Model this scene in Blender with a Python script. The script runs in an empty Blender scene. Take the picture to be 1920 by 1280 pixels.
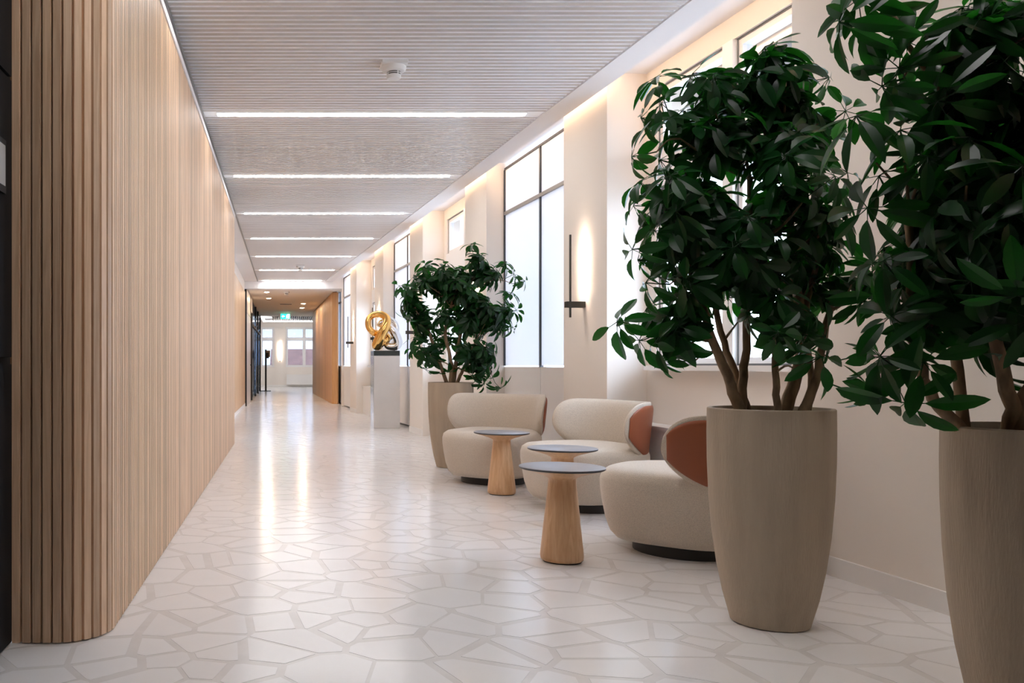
import bpy, bmesh, math, random
from mathutils import Vector, Matrix
R = math.radians
random.seed(7)
C = bpy.context.scene.collection
S = bpy.context.scene

# ------------------------------------------------------------------ camera, world, exposure
F = 1600.0                      # focal length in pixels of the 1920 wide frame
VX, VY = 535.0, 685.0           # vanishing point of the corridor in the photograph
cam_d = bpy.data.cameras.new('camera')
cam = bpy.data.objects.new('camera', cam_d)
C.objects.link(cam)
cam.location = (0, 0, 1.0)
cam.rotation_euler = (R(90), 0, 0)
cam_d.sensor_width = 36.0
cam_d.lens = 36.0 * F / 1920.0
cam_d.shift_x = (960 - VX) / 1920.0
cam_d.shift_y = (VY - 640) / 1920.0
cam_d.clip_start = 0.05
cam_d.clip_end = 500
S.camera = cam

w = bpy.data.worlds.new('overcast_sky')
S.world = w
w.use_nodes = True
wn, wl = w.node_tree.nodes, w.node_tree.links
wn.clear()
wo = wn.new('ShaderNodeOutputWorld')
wb = wn.new('ShaderNodeBackground')
wtc = wn.new('ShaderNodeTexCoord')
wmp = wn.new('ShaderNodeMapping')
wmp.inputs['Scale'].default_value = (1.0, 1.0, 3.0)
wno = wn.new('ShaderNodeTexNoise')
wno.inputs['Scale'].default_value = 3.0
wno.inputs['Detail'].default_value = 5.0
wra = wn.new('ShaderNodeValToRGB')
wra.color_ramp.elements[0].position = 0.40
wra.color_ramp.elements[0].color = (0.50, 0.66, 0.92, 1)
wra.color_ramp.elements[1].position = 0.62
wra.color_ramp.elements[1].color = (0.86, 0.92, 1.0, 1)
wl.new(wtc.outputs['Generated'], wmp.inputs['Vector'])
wl.new(wmp.outputs['Vector'], wno.inputs['Vector'])
wl.new(wno.outputs['Fac'], wra.inputs['Fac'])
wl.new(wra.outputs['Color'], wb.inputs['Color'])
wb.inputs['Strength'].default_value = 3.6
wl.new(wb.outputs['Background'], wo.inputs['Surface'])

S.view_settings.view_transform = 'Standard'
S.view_settings.look = 'None'
S.view_settings.gamma = 1.0
S.view_settings.use_curve_mapping = False
S.view_settings.exposure = 1.78
S.cycles.use_denoising = True
S.cycles.max_bounces = 10
S.cycles.diffuse_bounces = 6
S.cycles.glossy_bounces = 4
S.cycles.transparent_max_bounces = 12
S.cycles.sample_clamp_indirect = 6.0
S.cycles.caustics_reflective = False
S.cycles.caustics_refractive = False

LED = 11.0           # ceiling light bars
LED_C = (1.0, 0.98, 0.975)
COVE = 5.5          # strip in the ceiling slot beside the pillars
COVE_C = (1.0, 0.69, 0.44)
SCONCE = 60.0
SCONCE_C = (1.0, 0.80, 0.62)

# ------------------------------------------------------------------ helpers
class MB:
    def __init__(self):
        self.v, self.f = [], []
    def add(self, vs, fs):
        o = len(self.v)
        self.v += [tuple(p) for p in vs]
        self.f += [tuple(i + o for i in q) for q in fs]
        return self
    def box(self, x0, x1, y0, y1, z0, z1):
        return self.add([(x0,y0,z0),(x1,y0,z0),(x1,y1,z0),(x0,y1,z0),(x0,y0,z1),(x1,y0,z1),(x1,y1,z1),(x0,y1,z1)],
                        [(0,3,2,1),(4,5,6,7),(0,1,5,4),(1,2,6,5),(2,3,7,6),(3,0,4,7)])
    def prism(self, poly, z0, z1):
        n = len(poly)
        vs = [(p[0],p[1],z0) for p in poly] + [(p[0],p[1],z1) for p in poly]
        return self.add(vs, [tuple(range(n-1,-1,-1)), tuple(range(n,2*n))] + [(i,(i+1)%n,n+(i+1)%n,n+i) for i in range(n)])
    def lathe(self, prof, segs=48, cx=0, cy=0, cap0=True, cap1=True):
        vs, fs = [], []
        for r, z in prof:
            for k in range(segs):
                a = 2*math.pi*k/segs
                vs.append((cx+r*math.cos(a), cy+r*math.sin(a), z))
        for i in range(len(prof)-1):
            for k in range(segs):
                k2 = (k+1) % segs
                fs.append((i*segs+k, i*segs+k2, (i+1)*segs+k2, (i+1)*segs+k))
        if cap0: fs.append(tuple(range(segs-1,-1,-1)))
        if cap1: fs.append(tuple((len(prof)-1)*segs+k for k in range(segs)))
        return self.add(vs, fs)
    def tube(self, pts, rad, segs=8, closed=False):
        P = [Vector(p) for p in pts]
        n = len(P)
        if not hasattr(rad, '__len__'): rad = [rad]*n
        vs, fs, prev = [], [], None
        for i in range(n):
            if closed: t = P[(i+1)%n]-P[i-1]
            else: t = P[min(i+1,n-1)]-P[max(i-1,0)]
            t.normalize()
            if prev is None:
                a = Vector((0,0,1)) if abs(t.z) < .9 else Vector((1,0,0))
                nrm = t.cross(a).normalized()
            else:
                nrm = (prev - t*prev.dot(t)).normalized()
            prev = nrm
            b = t.cross(nrm)
            for k in range(segs):
                an = 2*math.pi*k/segs
                vs.append(P[i] + (nrm*math.cos(an)+b*math.sin(an))*rad[i])
        m = n if closed else n-1
        off = 0
        if closed:   # align the seam
            best = min(range(segs), key=lambda o: (vs[o]-vs[(n-1)*segs]).length)
            off = best
        for i in range(m):
            j = (i+1) % n
            o = off if (closed and i == n-1) else 0
            for k in range(segs):
                k2 = (k+1) % segs
                fs.append((i*segs+k, i*segs+k2, j*segs+(k2+o)%segs, j*segs+(k+o)%segs))
        if not closed:
            fs.append(tuple(range(segs-1,-1,-1)))
            fs.append(tuple((n-1)*segs+k for k in range(segs)))
        return self.add(vs, fs)
    def mesh(self, name, mat, smooth=False, sharp=None):
        me = bpy.data.meshes.new(name)
        me.from_pydata(self.v, [], self.f)
        me.validate()
        me.update()
        if mat: me.materials.append(mat)
        if smooth:
            me.polygons.foreach_set('use_smooth', [True]*len(me.polygons))
            if sharp: me.set_sharp_from_angle(angle=R(sharp))
        return me
    def build(self, name, mat, parent=None, loc=None, rotz=0, smooth=False, sharp=40, bevel=0):
        return link(name, self.mesh(name, mat, smooth, sharp), parent, loc, rotz, bevel)

def link(name, me, parent=None, loc=None, rotz=0, bevel=0):
    o = bpy.data.objects.new(name, me)
    C.objects.link(o)
    if parent: o.parent = parent
    if loc: o.location = loc
    if rotz: o.rotation_euler = (0,0,rotz)
    if bevel:
        m = o.modifiers.new('bevel', 'BEVEL'); m.width = bevel; m.segments = 2; m.limit_method = 'ANGLE'
    return o

def tag(o, label=None, cat=None, group=None, kind=None):
    if label: o['label'] = label
    if cat: o['category'] = cat
    if group: o['group'] = group
    if kind: o['kind'] = kind
    return o

def thing(name, label, cat, loc=(0,0,0), rotz=0, group=None, kind=None):
    o = bpy.data.objects.new(name, None)
    C.objects.link(o)
    o.empty_display_size = .1
    o.location = loc
    o.rotation_euler = (0,0,rotz)
    return tag(o, label, cat, group, kind)

def px(x, y, d):
    """photograph pixel at corridor depth d -> world point"""
    return Vector(((x-VX)*d/F, d, 1.0+(VY-y)*d/F))

def spline(pts, n):
    """Catmull-Rom through pts"""
    P = [Vector(p) for p in pts]
    P = [P[0]*2-P[1]] + P + [P[-1]*2-P[-2]]
    out = []
    m = len(P)-3
    for i in range(n):
        t = i/(n-1)*m
        k = min(int(t), m-1); u = t-k
        a,b,c,d = P[k:k+4]
        out.append(.5*((2*b)+(c-a)*u+(2*a-5*b+4*c-d)*u*u+(3*b-a-3*c+d)*u**3))
    return out

# ------------------------------------------------------------------ materials
def mat_base(name):
    m = bpy.data.materials.new(name)
    m.use_nodes = True
    return m, m.node_tree.nodes, m.node_tree.links, m.node_tree.nodes['Principled BSDF']

def plain(name, col, rough=.5, metal=0, spec=.5, noise=0, nscale=20, bump=0, bscale=200, stretch=(1,1,1), coat=0):
    m, n, l, b = mat_base(name)
    b.inputs['Base Color'].default_value = (*col, 1)
    b.inputs['Roughness'].default_value = rough
    b.inputs['Metallic'].default_value = metal
    b.inputs['Specular IOR Level'].default_value = spec
    b.inputs['Coat Weight'].default_value = coat
    b.inputs['Coat Roughness'].default_value = .1
    if noise or bump:
        tc = n.new('ShaderNodeTexCoord'); mp = n.new('ShaderNodeMapping')
        mp.inputs['Scale'].default_value = stretch
        l.new(tc.outputs['Object'], mp.inputs['Vector'])
    if noise:
        t = n.new('ShaderNodeTexNoise'); t.inputs['Scale'].default_value = nscale; t.inputs['Detail'].default_value = 4
        l.new(mp.outputs['Vector'], t.inputs['Vector'])
        r = n.new('ShaderNodeValToRGB')
        r.color_ramp.elements[0].position = .3; r.color_ramp.elements[1].position = .7
        r.color_ramp.elements[0].color = (*[max(0,c*(1-noise)) for c in col], 1)
        r.color_ramp.elements[1].color = (*[min(1,c*(1+noise)) for c in col], 1)
        l.new(t.outputs['Fac'], r.inputs['Fac']); l.new(r.outputs['Color'], b.inputs['Base Color'])
    if bump:
        t = n.new('ShaderNodeTexNoise'); t.inputs['Scale'].default_value = bscale; t.inputs['Detail'].default_value = 3
        l.new(mp.outputs['Vector'], t.inputs['Vector'])
        bm = n.new('ShaderNodeBump'); bm.inputs['Strength'].default_value = bump; bm.inputs['Distance'].default_value = .004
        l.new(t.outputs['Fac'], bm.inputs['Height']); l.new(bm.outputs['Normal'], b.inputs['Normal'])
    return m

def wood(name, c0, c1, rough=.5, grain=(26,26,1.1), vary=.25):
    m, n, l, b = mat_base(name)
    tc = n.new('ShaderNodeTexCoord'); oi = n.new('ShaderNodeObjectInfo')
    ml = n.new('ShaderNodeVectorMath'); ml.operation = 'SCALE'; ml.inputs['Scale'].default_value = 37.0
    cx = n.new('ShaderNodeCombineXYZ')
    for k in range(3): l.new(oi.outputs['Random'], cx.inputs[k])
    l.new(cx.outputs['Vector'], ml.inputs[0])
    ad = n.new('ShaderNodeVectorMath'); ad.operation = 'ADD'
    l.new(tc.outputs['Object'], ad.inputs[0]); l.new(ml.outputs['Vector'], ad.inputs[1])
    mp = n.new('ShaderNodeMapping'); mp.inputs['Scale'].default_value = grain
    l.new(ad.outputs['Vector'], mp.inputs['Vector'])
    t = n.new('ShaderNodeTexNoise'); t.inputs['Scale'].default_value = 2.2; t.inputs['Detail'].default_value = 7
    t.inputs['Distortion'].default_value = 1.2
    l.new(mp.outputs['Vector'], t.inputs['Vector'])
    r = n.new('ShaderNodeValToRGB')
    r.color_ramp.elements[0].position = .32; r.color_ramp.elements[1].position = .68
    r.color_ramp.elements[0].color = (*c0,1); r.color_ramp.elements[1].color = (*c1,1)
    l.new(t.outputs['Fac'], r.inputs['Fac'])
    hs = n.new('ShaderNodeHueSaturation')
    mr = n.new('ShaderNodeMapRange'); mr.inputs['To Min'].default_value = 1-vary; mr.inputs['To Max'].default_value = 1+vary*.6
    l.new(oi.outputs['Random'], mr.inputs['Value']); l.new(mr.outputs['Result'], hs.inputs['Value'])
    l.new(r.outputs['Color'], hs.inputs['Color']); l.new(hs.outputs['Color'], b.inputs['Base Color'])
    bm = n.new('ShaderNodeBump'); bm.inputs['Strength'].default_value = .12; bm.inputs['Distance'].default_value = .002
    l.new(t.outputs['Fac'], bm.inputs['Height']); l.new(bm.outputs['Normal'], b.inputs['Normal'])
    b.inputs['Roughness'].default_value = rough
    return m

def emit(name, col, s):
    m = bpy.data.materials.new(name); m.use_nodes = True
    n, l = m.node_tree.nodes, m.node_tree.links
    n.clear()
    o = n.new('ShaderNodeOutputMaterial'); e = n.new('ShaderNodeEmission')
    e.inputs['Color'].default_value = (*col,1); e.inputs['Strength'].default_value = s
    l.new(e.outputs['Emission'], o.inputs['Surface'])
    return m

def glass_mat(name, tint=(.96,.98,1.0), refl=.08):
    m = bpy.data.materials.new(name); m.use_nodes = True
    n, l = m.node_tree.nodes, m.node_tree.links
    n.clear()
    o = n.new('ShaderNodeOutputMaterial'); t = n.new('ShaderNodeBsdfTransparent'); g = n.new('ShaderNodeBsdfGlossy'); x = n.new('ShaderNodeMixShader')
    t.inputs['Color'].default_value = (*tint,1); g.inputs['Roughness'].default_value = .02
    x.inputs['Fac'].default_value = refl
    l.new(t.outputs[0], x.inputs[1]); l.new(g.outputs[0], x.inputs[2]); l.new(x.outputs[0], o.inputs['Surface'])
    return m

def blind_mat(name):
    m = bpy.data.materials.new(name); m.use_nodes = True
    n, l = m.node_tree.nodes, m.node_tree.links
    n.clear()
    o = n.new('ShaderNodeOutputMaterial'); t = n.new('ShaderNodeBsdfTranslucent'); g = n.new('ShaderNodeBsdfDiffuse'); x = n.new('ShaderNodeMixShader')
    t.inputs['Color'].default_value = (.93,.94,.96,1); g.inputs['Color'].default_value = (.85,.85,.86,1)
    x.inputs['Fac'].default_value = .70
    l.new(t.outputs[0], x.inputs[1]); l.new(g.outputs[0], x.inputs[2]); l.new(x.outputs[0], o.inputs['Surface'])
    return m

def leaf_mat(name, c0, c1):
    m, n, l, b = mat_base(name)
    oi = n.new('ShaderNodeObjectInfo'); ge = n.new('ShaderNodeNewGeometry')
    ad = n.new('ShaderNodeMath'); ad.operation = 'ADD'
    l.new(oi.outputs['Random'], ad.inputs[0]); l.new(ge.outputs['Random Per Island'], ad.inputs[1])
    hv = n.new('ShaderNodeMath'); hv.operation = 'MULTIPLY'; hv.inputs[1].default_value = .5
    l.new(ad.outputs[0], hv.inputs[0])
    r = n.new('ShaderNodeValToRGB')
    r.color_ramp.elements[0].position = .15; r.color_ramp.elements[1].position = .95
    r.color_ramp.elements[0].color = (*c0,1); r.color_ramp.elements[1].color = (*c1,1)
    l.new(hv.outputs[0], r.inputs['Fac'])
    l.new(r.outputs['Color'], b.inputs['Base Color'])
    b.inputs['Roughness'].default_value = .36
    b.inputs['Specular IOR Level'].default_value = .30
    tr = n.new('ShaderNodeBsdfTranslucent'); tr.inputs['Color'].default_value = (.03,.30,.02,1)
    x = n.new('ShaderNodeMixShader'); x.inputs['Fac'].default_value = .24
    out = n['Material Output']
    l.new(b.outputs[0], x.inputs[1]); l.new(tr.outputs[0], x.inputs[2]); l.new(x.outputs[0], out.inputs['Surface'])
    return m

def stone_mat(name, c0, c1, per_object):
    m, n, l, b = mat_base(name)
    tc = n.new('ShaderNodeTexCoord')
    if per_object:
        s = n.new('ShaderNodeObjectInfo').outputs['Random']
    else:
        s = n.new('ShaderNodeNewGeometry').outputs['Random Per Island']
    t = n.new('ShaderNodeTexNoise'); t.inputs['Scale'].default_value = 6; t.inputs['Detail'].default_value = 5
    l.new(tc.outputs['Object'], t.inputs['Vector'])
    mx = n.new('ShaderNodeMath'); mx.operation = 'MULTIPLY_ADD'; mx.inputs[1].default_value = .5
    l.new(t.outputs['Fac'], mx.inputs[0])
    h = n.new('ShaderNodeMath'); h.operation = 'MULTIPLY'; h.inputs[1].default_value = .5
    l.new(s, h.inputs[0]); l.new(h.outputs[0], mx.inputs[2])
    r = n.new('ShaderNodeValToRGB')
    r.color_ramp.elements[0].color = (*c0,1); r.color_ramp.elements[1].color = (*c1,1)
    l.new(mx.outputs[0], r.inputs['Fac']); l.new(r.outputs['Color'], b.inputs['Base Color'])
    b.inputs['Roughness'].default_value = .16
    b.inputs['Specular IOR Level'].default_value = .5
    return m

def fabric_mat(name, col):
    m, n, l, b = mat_base(name)
    b.inputs['Base Color'].default_value = (*col,1)
    b.inputs['Roughness'].default_value = .9
    b.inputs['Specular IOR Level'].default_value = .2
    b.inputs['Sheen Weight'].default_value = .25
    tc = n.new('ShaderNodeTexCoord')
    v = n.new('ShaderNodeTexVoronoi'); v.inputs['Scale'].default_value = 300
    l.new(tc.outputs['Object'], v.inputs['Vector'])
    r = n.new('ShaderNodeValToRGB')
    r.color_ramp.elements[0].color = (*[min(1,c*1.08) for c in col],1)
    r.color_ramp.elements[1].color = (*[c*.78 for c in col],1)
    r.color_ramp.elements[1].position = .75
    l.new(v.outputs['Distance'], r.inputs['Fac']); l.new(r.outputs['Color'], b.inputs['Base Color'])
    bm = n.new('ShaderNodeBump'); bm.inputs['Strength'].default_value = .35; bm.inputs['Distance'].default_value = .003; bm.invert = True
    l.new(v.outputs['Distance'], bm.inputs['Height']); l.new(bm.outputs['Normal'], b.inputs['Normal'])
    return m

M = {}
M['wall'] = plain('cream_wall_paint', (.80,.74,.675), .75, bump=.03, bscale=300)
M['soffit'] = plain('white_ceiling_paint', (.80,.79,.80), .8)
M['trim'] = plain('white_trim_paint', (.82,.80,.78), .5)
M['slat_ceiling'] = plain('greige_metal_baffle', (.50,.46,.435), .36, spec=.5)
M['slat_side'] = plain('white_baffle_side', (.93,.93,.95), .5)  # paler than the underside: light on the side faces put into the colour
M['backing'] = plain('white_ceiling_backing', (.93,.94,.96), .8)
M['wood_slat'] = wood('pale_oak_slat', (.57,.375,.235), (.73,.525,.36), .55)
M['wood_core'] = plain('dark_oak_core', (.16,.085,.04), .8)
M['wood_panel'] = wood('pale_oak_panel', (.52,.33,.19), (.64,.43,.26), .45, vary=.1)
M['wood_far'] = wood('honey_oak_board', (.55,.30,.13), (.66,.39,.19), .45, vary=.12)
M['wood_table'] = wood('oak_table', (.52,.30,.15), (.67,.43,.25), .42, grain=(16,16,1.6), vary=.05)
M['black'] = plain('black_lacquer', (.008,.009,.011), .6, spec=.2)
M['black_matt'] = plain('black_matt_metal', (.015,.015,.016), .5)
M['bronze'] = plain('dark_bronze_metal', (.035,.032,.026), .45, metal=.3)
M['grout'] = plain('floor_binder', (.705,.682,.668), .2, noise=.05, nscale=8)
M['stone'] = stone_mat('floor_marble_piece', (.765,.75,.745), (.83,.815,.81), True)
M['stone_stuff'] = stone_mat('floor_marble_pieces', (.765,.75,.745), (.83,.815,.81), False)
M['pot'] = plain('brushed_fibre_clay', (.42,.34,.255), .8, noise=.10, nscale=5, bump=.5, bscale=60, stretch=(3,3,.35))
M['soil'] = plain('potting_soil', (.03,.02,.012), .95, bump=.8, bscale=60)
M['bark'] = plain('plant_bark', (.235,.155,.09), .85, noise=.4, nscale=30, bump=.6, bscale=70, stretch=(1,1,.4))
M['leaf'] = leaf_mat('umbrella_tree_leaf', (.0025,.012,.005), (.005,.034,.009))
M['fabric'] = fabric_mat('beige_boucle_fabric', (.66,.575,.48))
M['leather'] = plain('terracotta_leather', (.30,.085,.035), .45, bump=.1, bscale=250)
M['tabletop'] = plain('slate_grey_laminate', (.25,.26,.29), .3)
M['tableedge'] = plain('black_table_edge', (.02,.02,.024), .4)
M['led_far'] = emit('end_room_light_strip', LED_C, 5.0)
M['led'] = emit('ceiling_light_diffuser', LED_C, LED)
M['cove'] = emit('cove_strip', COVE_C, COVE)
M['sconce'] = emit('sconce_strip', SCONCE_C, SCONCE)
M['glass'] = glass_mat('window_glass')
M['dglass'] = glass_mat('lobby_door_glass', (.62,.72,.82), .25)
M['tglass'] = glass_mat('tinted_end_window_glass', (.36,.38,.41), .05)  # tint added only to dim the bright view outside
M['blind'] = blind_mat('white_blind_fabric')
M['frame_dark'] = plain('dark_screen_frame', (.05,.055,.065), .45)
M['frame_grey'] = plain('grey_rail', (.33,.32,.31), .5)
M['white_pvc'] = plain('white_window_frame', (.80,.795,.79), .4)
M['pvc_grey'] = plain('grey_window_gasket', (.18,.19,.2), .5)
M['gold'] = plain('polished_gold', (.85,.50,.16), .06, metal=1)
M['silver'] = plain('polished_silver', (.78,.77,.76), .05, metal=1)
M['plinth'] = plain('white_lacquer_plinth', (.68,.66,.645), .15, noise=.04, nscale=3, coat=.5)
M['plinth_side'] = plain('mirror_polished_steel', (.75,.77,.8), .12, metal=1)
M['slab'] = plain('dark_green_granite', (.03,.038,.037), .2)
M['detector'] = plain('detector_plastic', (.74,.73,.72), .45)
M['det_dark'] = plain('detector_vents', (.10,.09,.08), .6)
M['paper'] = plain('notice_paper', (.42,.41,.40), .6)
M['green'] = emit('exit_green', (.02,.62,.33), .9)
M['signwhite'] = emit('exit_white', (.9,1,.95), 1.1)
M['door_grey'] = plain('grey_door_panel', (.52,.52,.55), .3)
M['roof'] = plain('red_roof_tile', (.42,.22,.17), .8, noise=.2, nscale=2)
M['brick_out'] = plain('grey_stone_facade', (.42,.40,.38), .9, noise=.35, nscale=1.2, stretch=(1,1,3))
M['outglass'] = plain('outdoor_window', (.12,.14,.17), .2)
M['ground'] = plain('outdoor_ground', (.45,.45,.44), .9, noise=.2, nscale=.3)
M['downlight'] = emit('downlight_disc', (1.0,.74,.48), 220.0)

# ------------------------------------------------------------------ floor
floor = tag(MB().box(-4.5, 4.5, -3.2, 40.2, -.12, -.0008).build('floor', M['grout']),
            'polished pale terrazzo floor with large white marble fragments', 'floor', kind='structure')

def make_stones():
    rnd = random.Random(11)
    x0, x1, y0, y1 = -1.6, 3.2, 1.6, 24.0
    cell = .215
    pts, grid = [], {}
    nx, ny = int((x1-x0)/cell), int((y1-y0)/cell)
    for i in range(nx):
        for j in range(ny):
            m = 1 if rnd.random() < .72 else (2 if rnd.random() < .75 else 0)
            for _ in range(m):
                p = (x0+(i+rnd.random())*cell, y0+(j+rnd.random())*cell)
                if any((p[0]-q[0])**2+(p[1]-q[1])**2 < .085**2 for a in (-1,0,1) for b in (-1,0,1) for q in grid.get((i+a,j+b),[])):
                    continue
                grid.setdefault((i,j),[]).append(p); pts.append((p,i,j))
    polys = []
    for p, i, j in pts:
        poly = [(p[0]-.33,p[1]-.33),(p[0]+.33,p[1]-.33),(p[0]+.33,p[1]+.33),(p[0]-.33,p[1]+.33)]
        for a in range(-3,4):
            for b in range(-3,4):
                for q in grid.get((i+a,j+b),[]):
                    if q is p or q == p: continue
                    dx, dy = q[0]-p[0], q[1]-p[1]
                    L = math.hypot(dx,dy)
                    if L > .7: continue
                    ux, uy = dx/L, dy/L
                    h = (hash((round(min(p[0],q[0]),4),round(max(p[1],q[1]),4))) % 1000)/1000
                    lim = L/2-(.005+.017*h)
                    out = []
                    n = len(poly)
                    for k in range(n):
                        A, B = poly[k], poly[(k+1)%n]
                        da = (A[0]-p[0])*ux+(A[1]-p[1])*uy-lim
                        db = (B[0]-p[0])*ux+(B[1]-p[1])*uy-lim
                        if da <= 0: out.append(A)
                        if da*db < 0:
                            t = da/(da-db)
                            out.append((A[0]+(B[0]-A[0])*t, A[1]+(B[1]-A[1])*t))
                    poly = out
                    if len(poly) < 3: break
        if len(poly) < 3: continue
        area = abs(sum(poly[k][0]*poly[(k+1)%len(poly)][1]-poly[(k+1)%len(poly)][0]*poly[k][1] for k in range(len(poly))))/2
        if area < .0025: continue
        polys.append((p, poly, area))
    def score(e):
        (x,y),_,a = e
        d = max(y,.1)
        u, v = VX+x*F/d, VY+F/d
        inside = -20 < u < 1940 and v < 1300 and x > -.64 and x < 2.945-.082*y and not (y > 3.05 and x < -.66)
        return -(a/d**3) if inside else 1
    polys.sort(key=score)
    for (p, poly, a) in polys[:300]:
        c = (p[0], p[1])
        MB().prism([(q[0]-c[0],q[1]-c[1]) for q in poly], -.004, 0).build('stone', M['stone'], floor, (c[0],c[1],0))
    mb = MB()
    for (p, poly, a) in polys[300:]:
        mb.prism(poly, -.004, 0)
    tag(mb.build('stone_fragments', M['stone_stuff'], floor), kind='stuff')
make_stones()

# ------------------------------------------------------------------ right wall frame of reference
RX, RS = 2.945, .082
RA = math.atan(RS)
rpt_shift = 0.0
def rpt(t, s, z=0):
    t = t + rpt_shift
    return Vector((RX-RS*s+t, s+RS*t, z))
def rmap(mb):
    """wall coordinates (t into the wall, s along it) -> world"""
    mb.v = [tuple(rpt(*p)) for p in mb.v]
    return mb
PIL = [(6.416+2.853*k, 7.213+2.853*k) for k in range(0,5)]      # visible pillars, the near wall end is 4.36
TOP = 3.06
SLOT = 3.20

wall_right = tag(rmap(MB().box(0,.5,-3.2,4.36,0,SLOT)).build('wall_right', M['wall']), 'cream plaster wall and window piers along the right side', 'wall', kind='structure')
for (a,b) in PIL:
    rmap(MB().box(0,.5,a,b,0,SLOT)).build('pier', M['wall'], wall_right)
REC = [(4.36,6.416,'deep'),(7.213,9.269,'screen'),(10.066,12.122,'deep'),(12.919,14.975,'screen'),(15.772,17.828,'deep'),(18.625,20.9,'screen'),(21.15,23.55,'screen')]
MB().box(2.2,2.4,24.0,40.2,0,SLOT).build('far_section', M['wall'], wall_right)

wn_ = 0
for (a,b,kind) in REC:
    wn_ += 1
    W = tag(thing('window_%d' % wn_, 'window recess %s' % kind, 'window'), kind='structure')
    if kind == 'deep':
        W['label'] = 'white framed casement window in a deep recess ' + {1:'behind the front plant',3:'above the far plant',5:'behind the knot sculpture'}[wn_]
        o0, o1 = a+.14, b-.14
        z0, zt0, zt1, z1 = 1.0, 2.30, 2.56, 3.05
        # masonry round the opening
        rmap(MB().box(.31,.5,a,b,0,z0)).build('sill_wall', M['wall'], W)
        rmap(MB().box(.31,.5,a,b,z1,SLOT)).build('lintel', M['wall'], W)
        rmap(MB().box(.31,.5,a,o0,z0,z1)).build('reveal', M['wall'], W)
        rmap(MB().box(.31,.5,o1,b,z0,z1)).build('reveal', M['wall'], W)
        mid = (o0+o1)/2
        rmap(MB().box(.30,.42,o0,o1,zt0,zt1)).build('transom', M['white_pvc'], W)
        rmap(MB().box(.30,.42,mid-.055,mid+.055,zt1,z1)).build('mullion', M['white_pvc'], W)
        rmap(MB().box(.30,.42,mid-.055,mid+.055,z0,zt0)).build('mullion', M['white_pvc'], W)
        for (p,q) in ((o0,mid-.055),(mid+.055,o1)):
            for (u,v) in ((z0,zt0),(zt1,z1)):
                fr = MB(); fw = .05
                fr.box(.335,.40,p,p+fw,u,v).box(.335,.40,q-fw,q,u,v).box(.335,.40,p+fw,q-fw,u,u+fw).box(.335,.40,p+fw,q-fw,v-fw,v)
                sash = rmap(fr).build('sash', M['white_pvc'], W)
                g = MB(); gw = .012
                g.box(.33,.334,p,p+gw,u,v).box(.33,.334,q-gw,q,u,v).box(.33,.334,p,q,v-gw,v).box(.33,.334,p,q,u,u+gw)
                rmap(g).build('gasket', M['pvc_grey'], sash)
                rmap(MB().box(.362,.368,p+fw,q-fw,u+fw,v-fw)).build('pane', M['glass'], sash)
        rmap(MB().box(.22,.33,o0-.02,o1+.02,z0-.035,z0)).build('window_sill', M['white_pvc'], W)
        # low convector box
        cb = rmap(MB().box(.14,.31,a,b,0,.55)).build('convector_box', M['trim'], W)
        rmap(MB().box(.125,.31,a,b,.55,.575)).build('convector_lid', M['trim'], cb)
        rmap(MB().box(.60,.95,o0-.1,o1+.1,2.80,3.2)).build('shutter_box', M['frame_grey'], W)
    else:
        if a > 21: rpt_shift = .13
        W['label'] = 'tall window with white translucent screens and dark rails, ' + {2:'behind the armchairs',4:'right of the sculpture plinth',6:'last before the portal',7:'beyond the portal'}[wn_]
        rmap(MB().box(.34,.5,a,b,0,.98)).build('sill_wall', M['wall'], W)
        rmap(MB().box(.34,.5,a,b,3.13,SLOT)).build('lintel', M['wall'], W)
        mid = (a+b)/2
        for (p,q) in ((a+.02,mid-.012),(mid+.012,b-.02)):
            for (u,v) in ((1.0,2.63),(2.66,3.12)):
                rmap(MB().box(.205,.209,p,q,u,v)).build('blind', M['blind'], W)
        rmap(MB().box(.19,.225,mid-.014,mid+.014,.985,3.12)).build('mullion', M['frame_dark'], W)
        rmap(MB().box(.19,.225,b-.02,b,1.0,3.12)).build('side_rail', M['frame_dark'], W)
        rmap(MB().box(.19,.225,a,a+.02,1.0,3.12)).build('side_rail', M['frame_dark'], W)
        rmap(MB().box(.188,.23,a+.02,b-.02,2.63,2.665)).build('transom', M['frame_grey'], W)
        rmap(MB().box(.19,.225,a+.02,b-.02,3.12,3.14)).build('head_rail', M['frame_dark'], W)
        rmap(MB().box(.36,.366,a,b,.98,3.13)).build('pane', M['glass'], W)
        # convector cover panels below the screens
        for (p,q) in ((a,mid-.006),(mid+.006,b)):
            rmap(MB().box(.20,.34,p,q,.03,.985)).build('cover_panel', M['trim'], W)

rpt_shift = 0.0
rmap(MB().box(-.014,0,-3.2,4.36,0,.09)).build('baseboard', M['trim'], wall_right)
for (a,b) in PIL:
    rmap(MB().box(-.012,0,a-.001,b+.001,0,.09)).build('baseboard', M['trim'], wall_right)

# ------------------------------------------------------------------ ceiling
ceiling = tag(MB().box(-1.3, 3.6, -3.2, 20.9, 3.30, 3.4).build('ceiling', M['soffit']), 'ceiling of pale metal baffles with white edges', 'ceiling', kind='structure')
mb = MB(); mb.prism([(-1.1,-3.2),(2.691+.082*3.2,-3.2),(2.691-.082*20.9,20.9),(-1.1,20.9)], TOP+.014, TOP+.03)
mb.build('backing_board', M['backing'], ceiling)
sof = MB(); sof.box(-.253,-.055,-3.2,20.9,TOP,TOP+.04).box(-.253,-.235,-3.2,20.9,TOP+.04,SLOT+.05)
rmap(sof).build('soffit', M['soffit'], ceiling)
rmap(MB().box(-.253,.7,-3.2,23.55,SLOT,SLOT+.06)).build('recess_ceiling', M['soffit'], ceiling)
MB().box(-1.02,-.69,10.95,20.9,TOP,TOP+.05).build('soffit', M['soffit'], ceiling)
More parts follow.
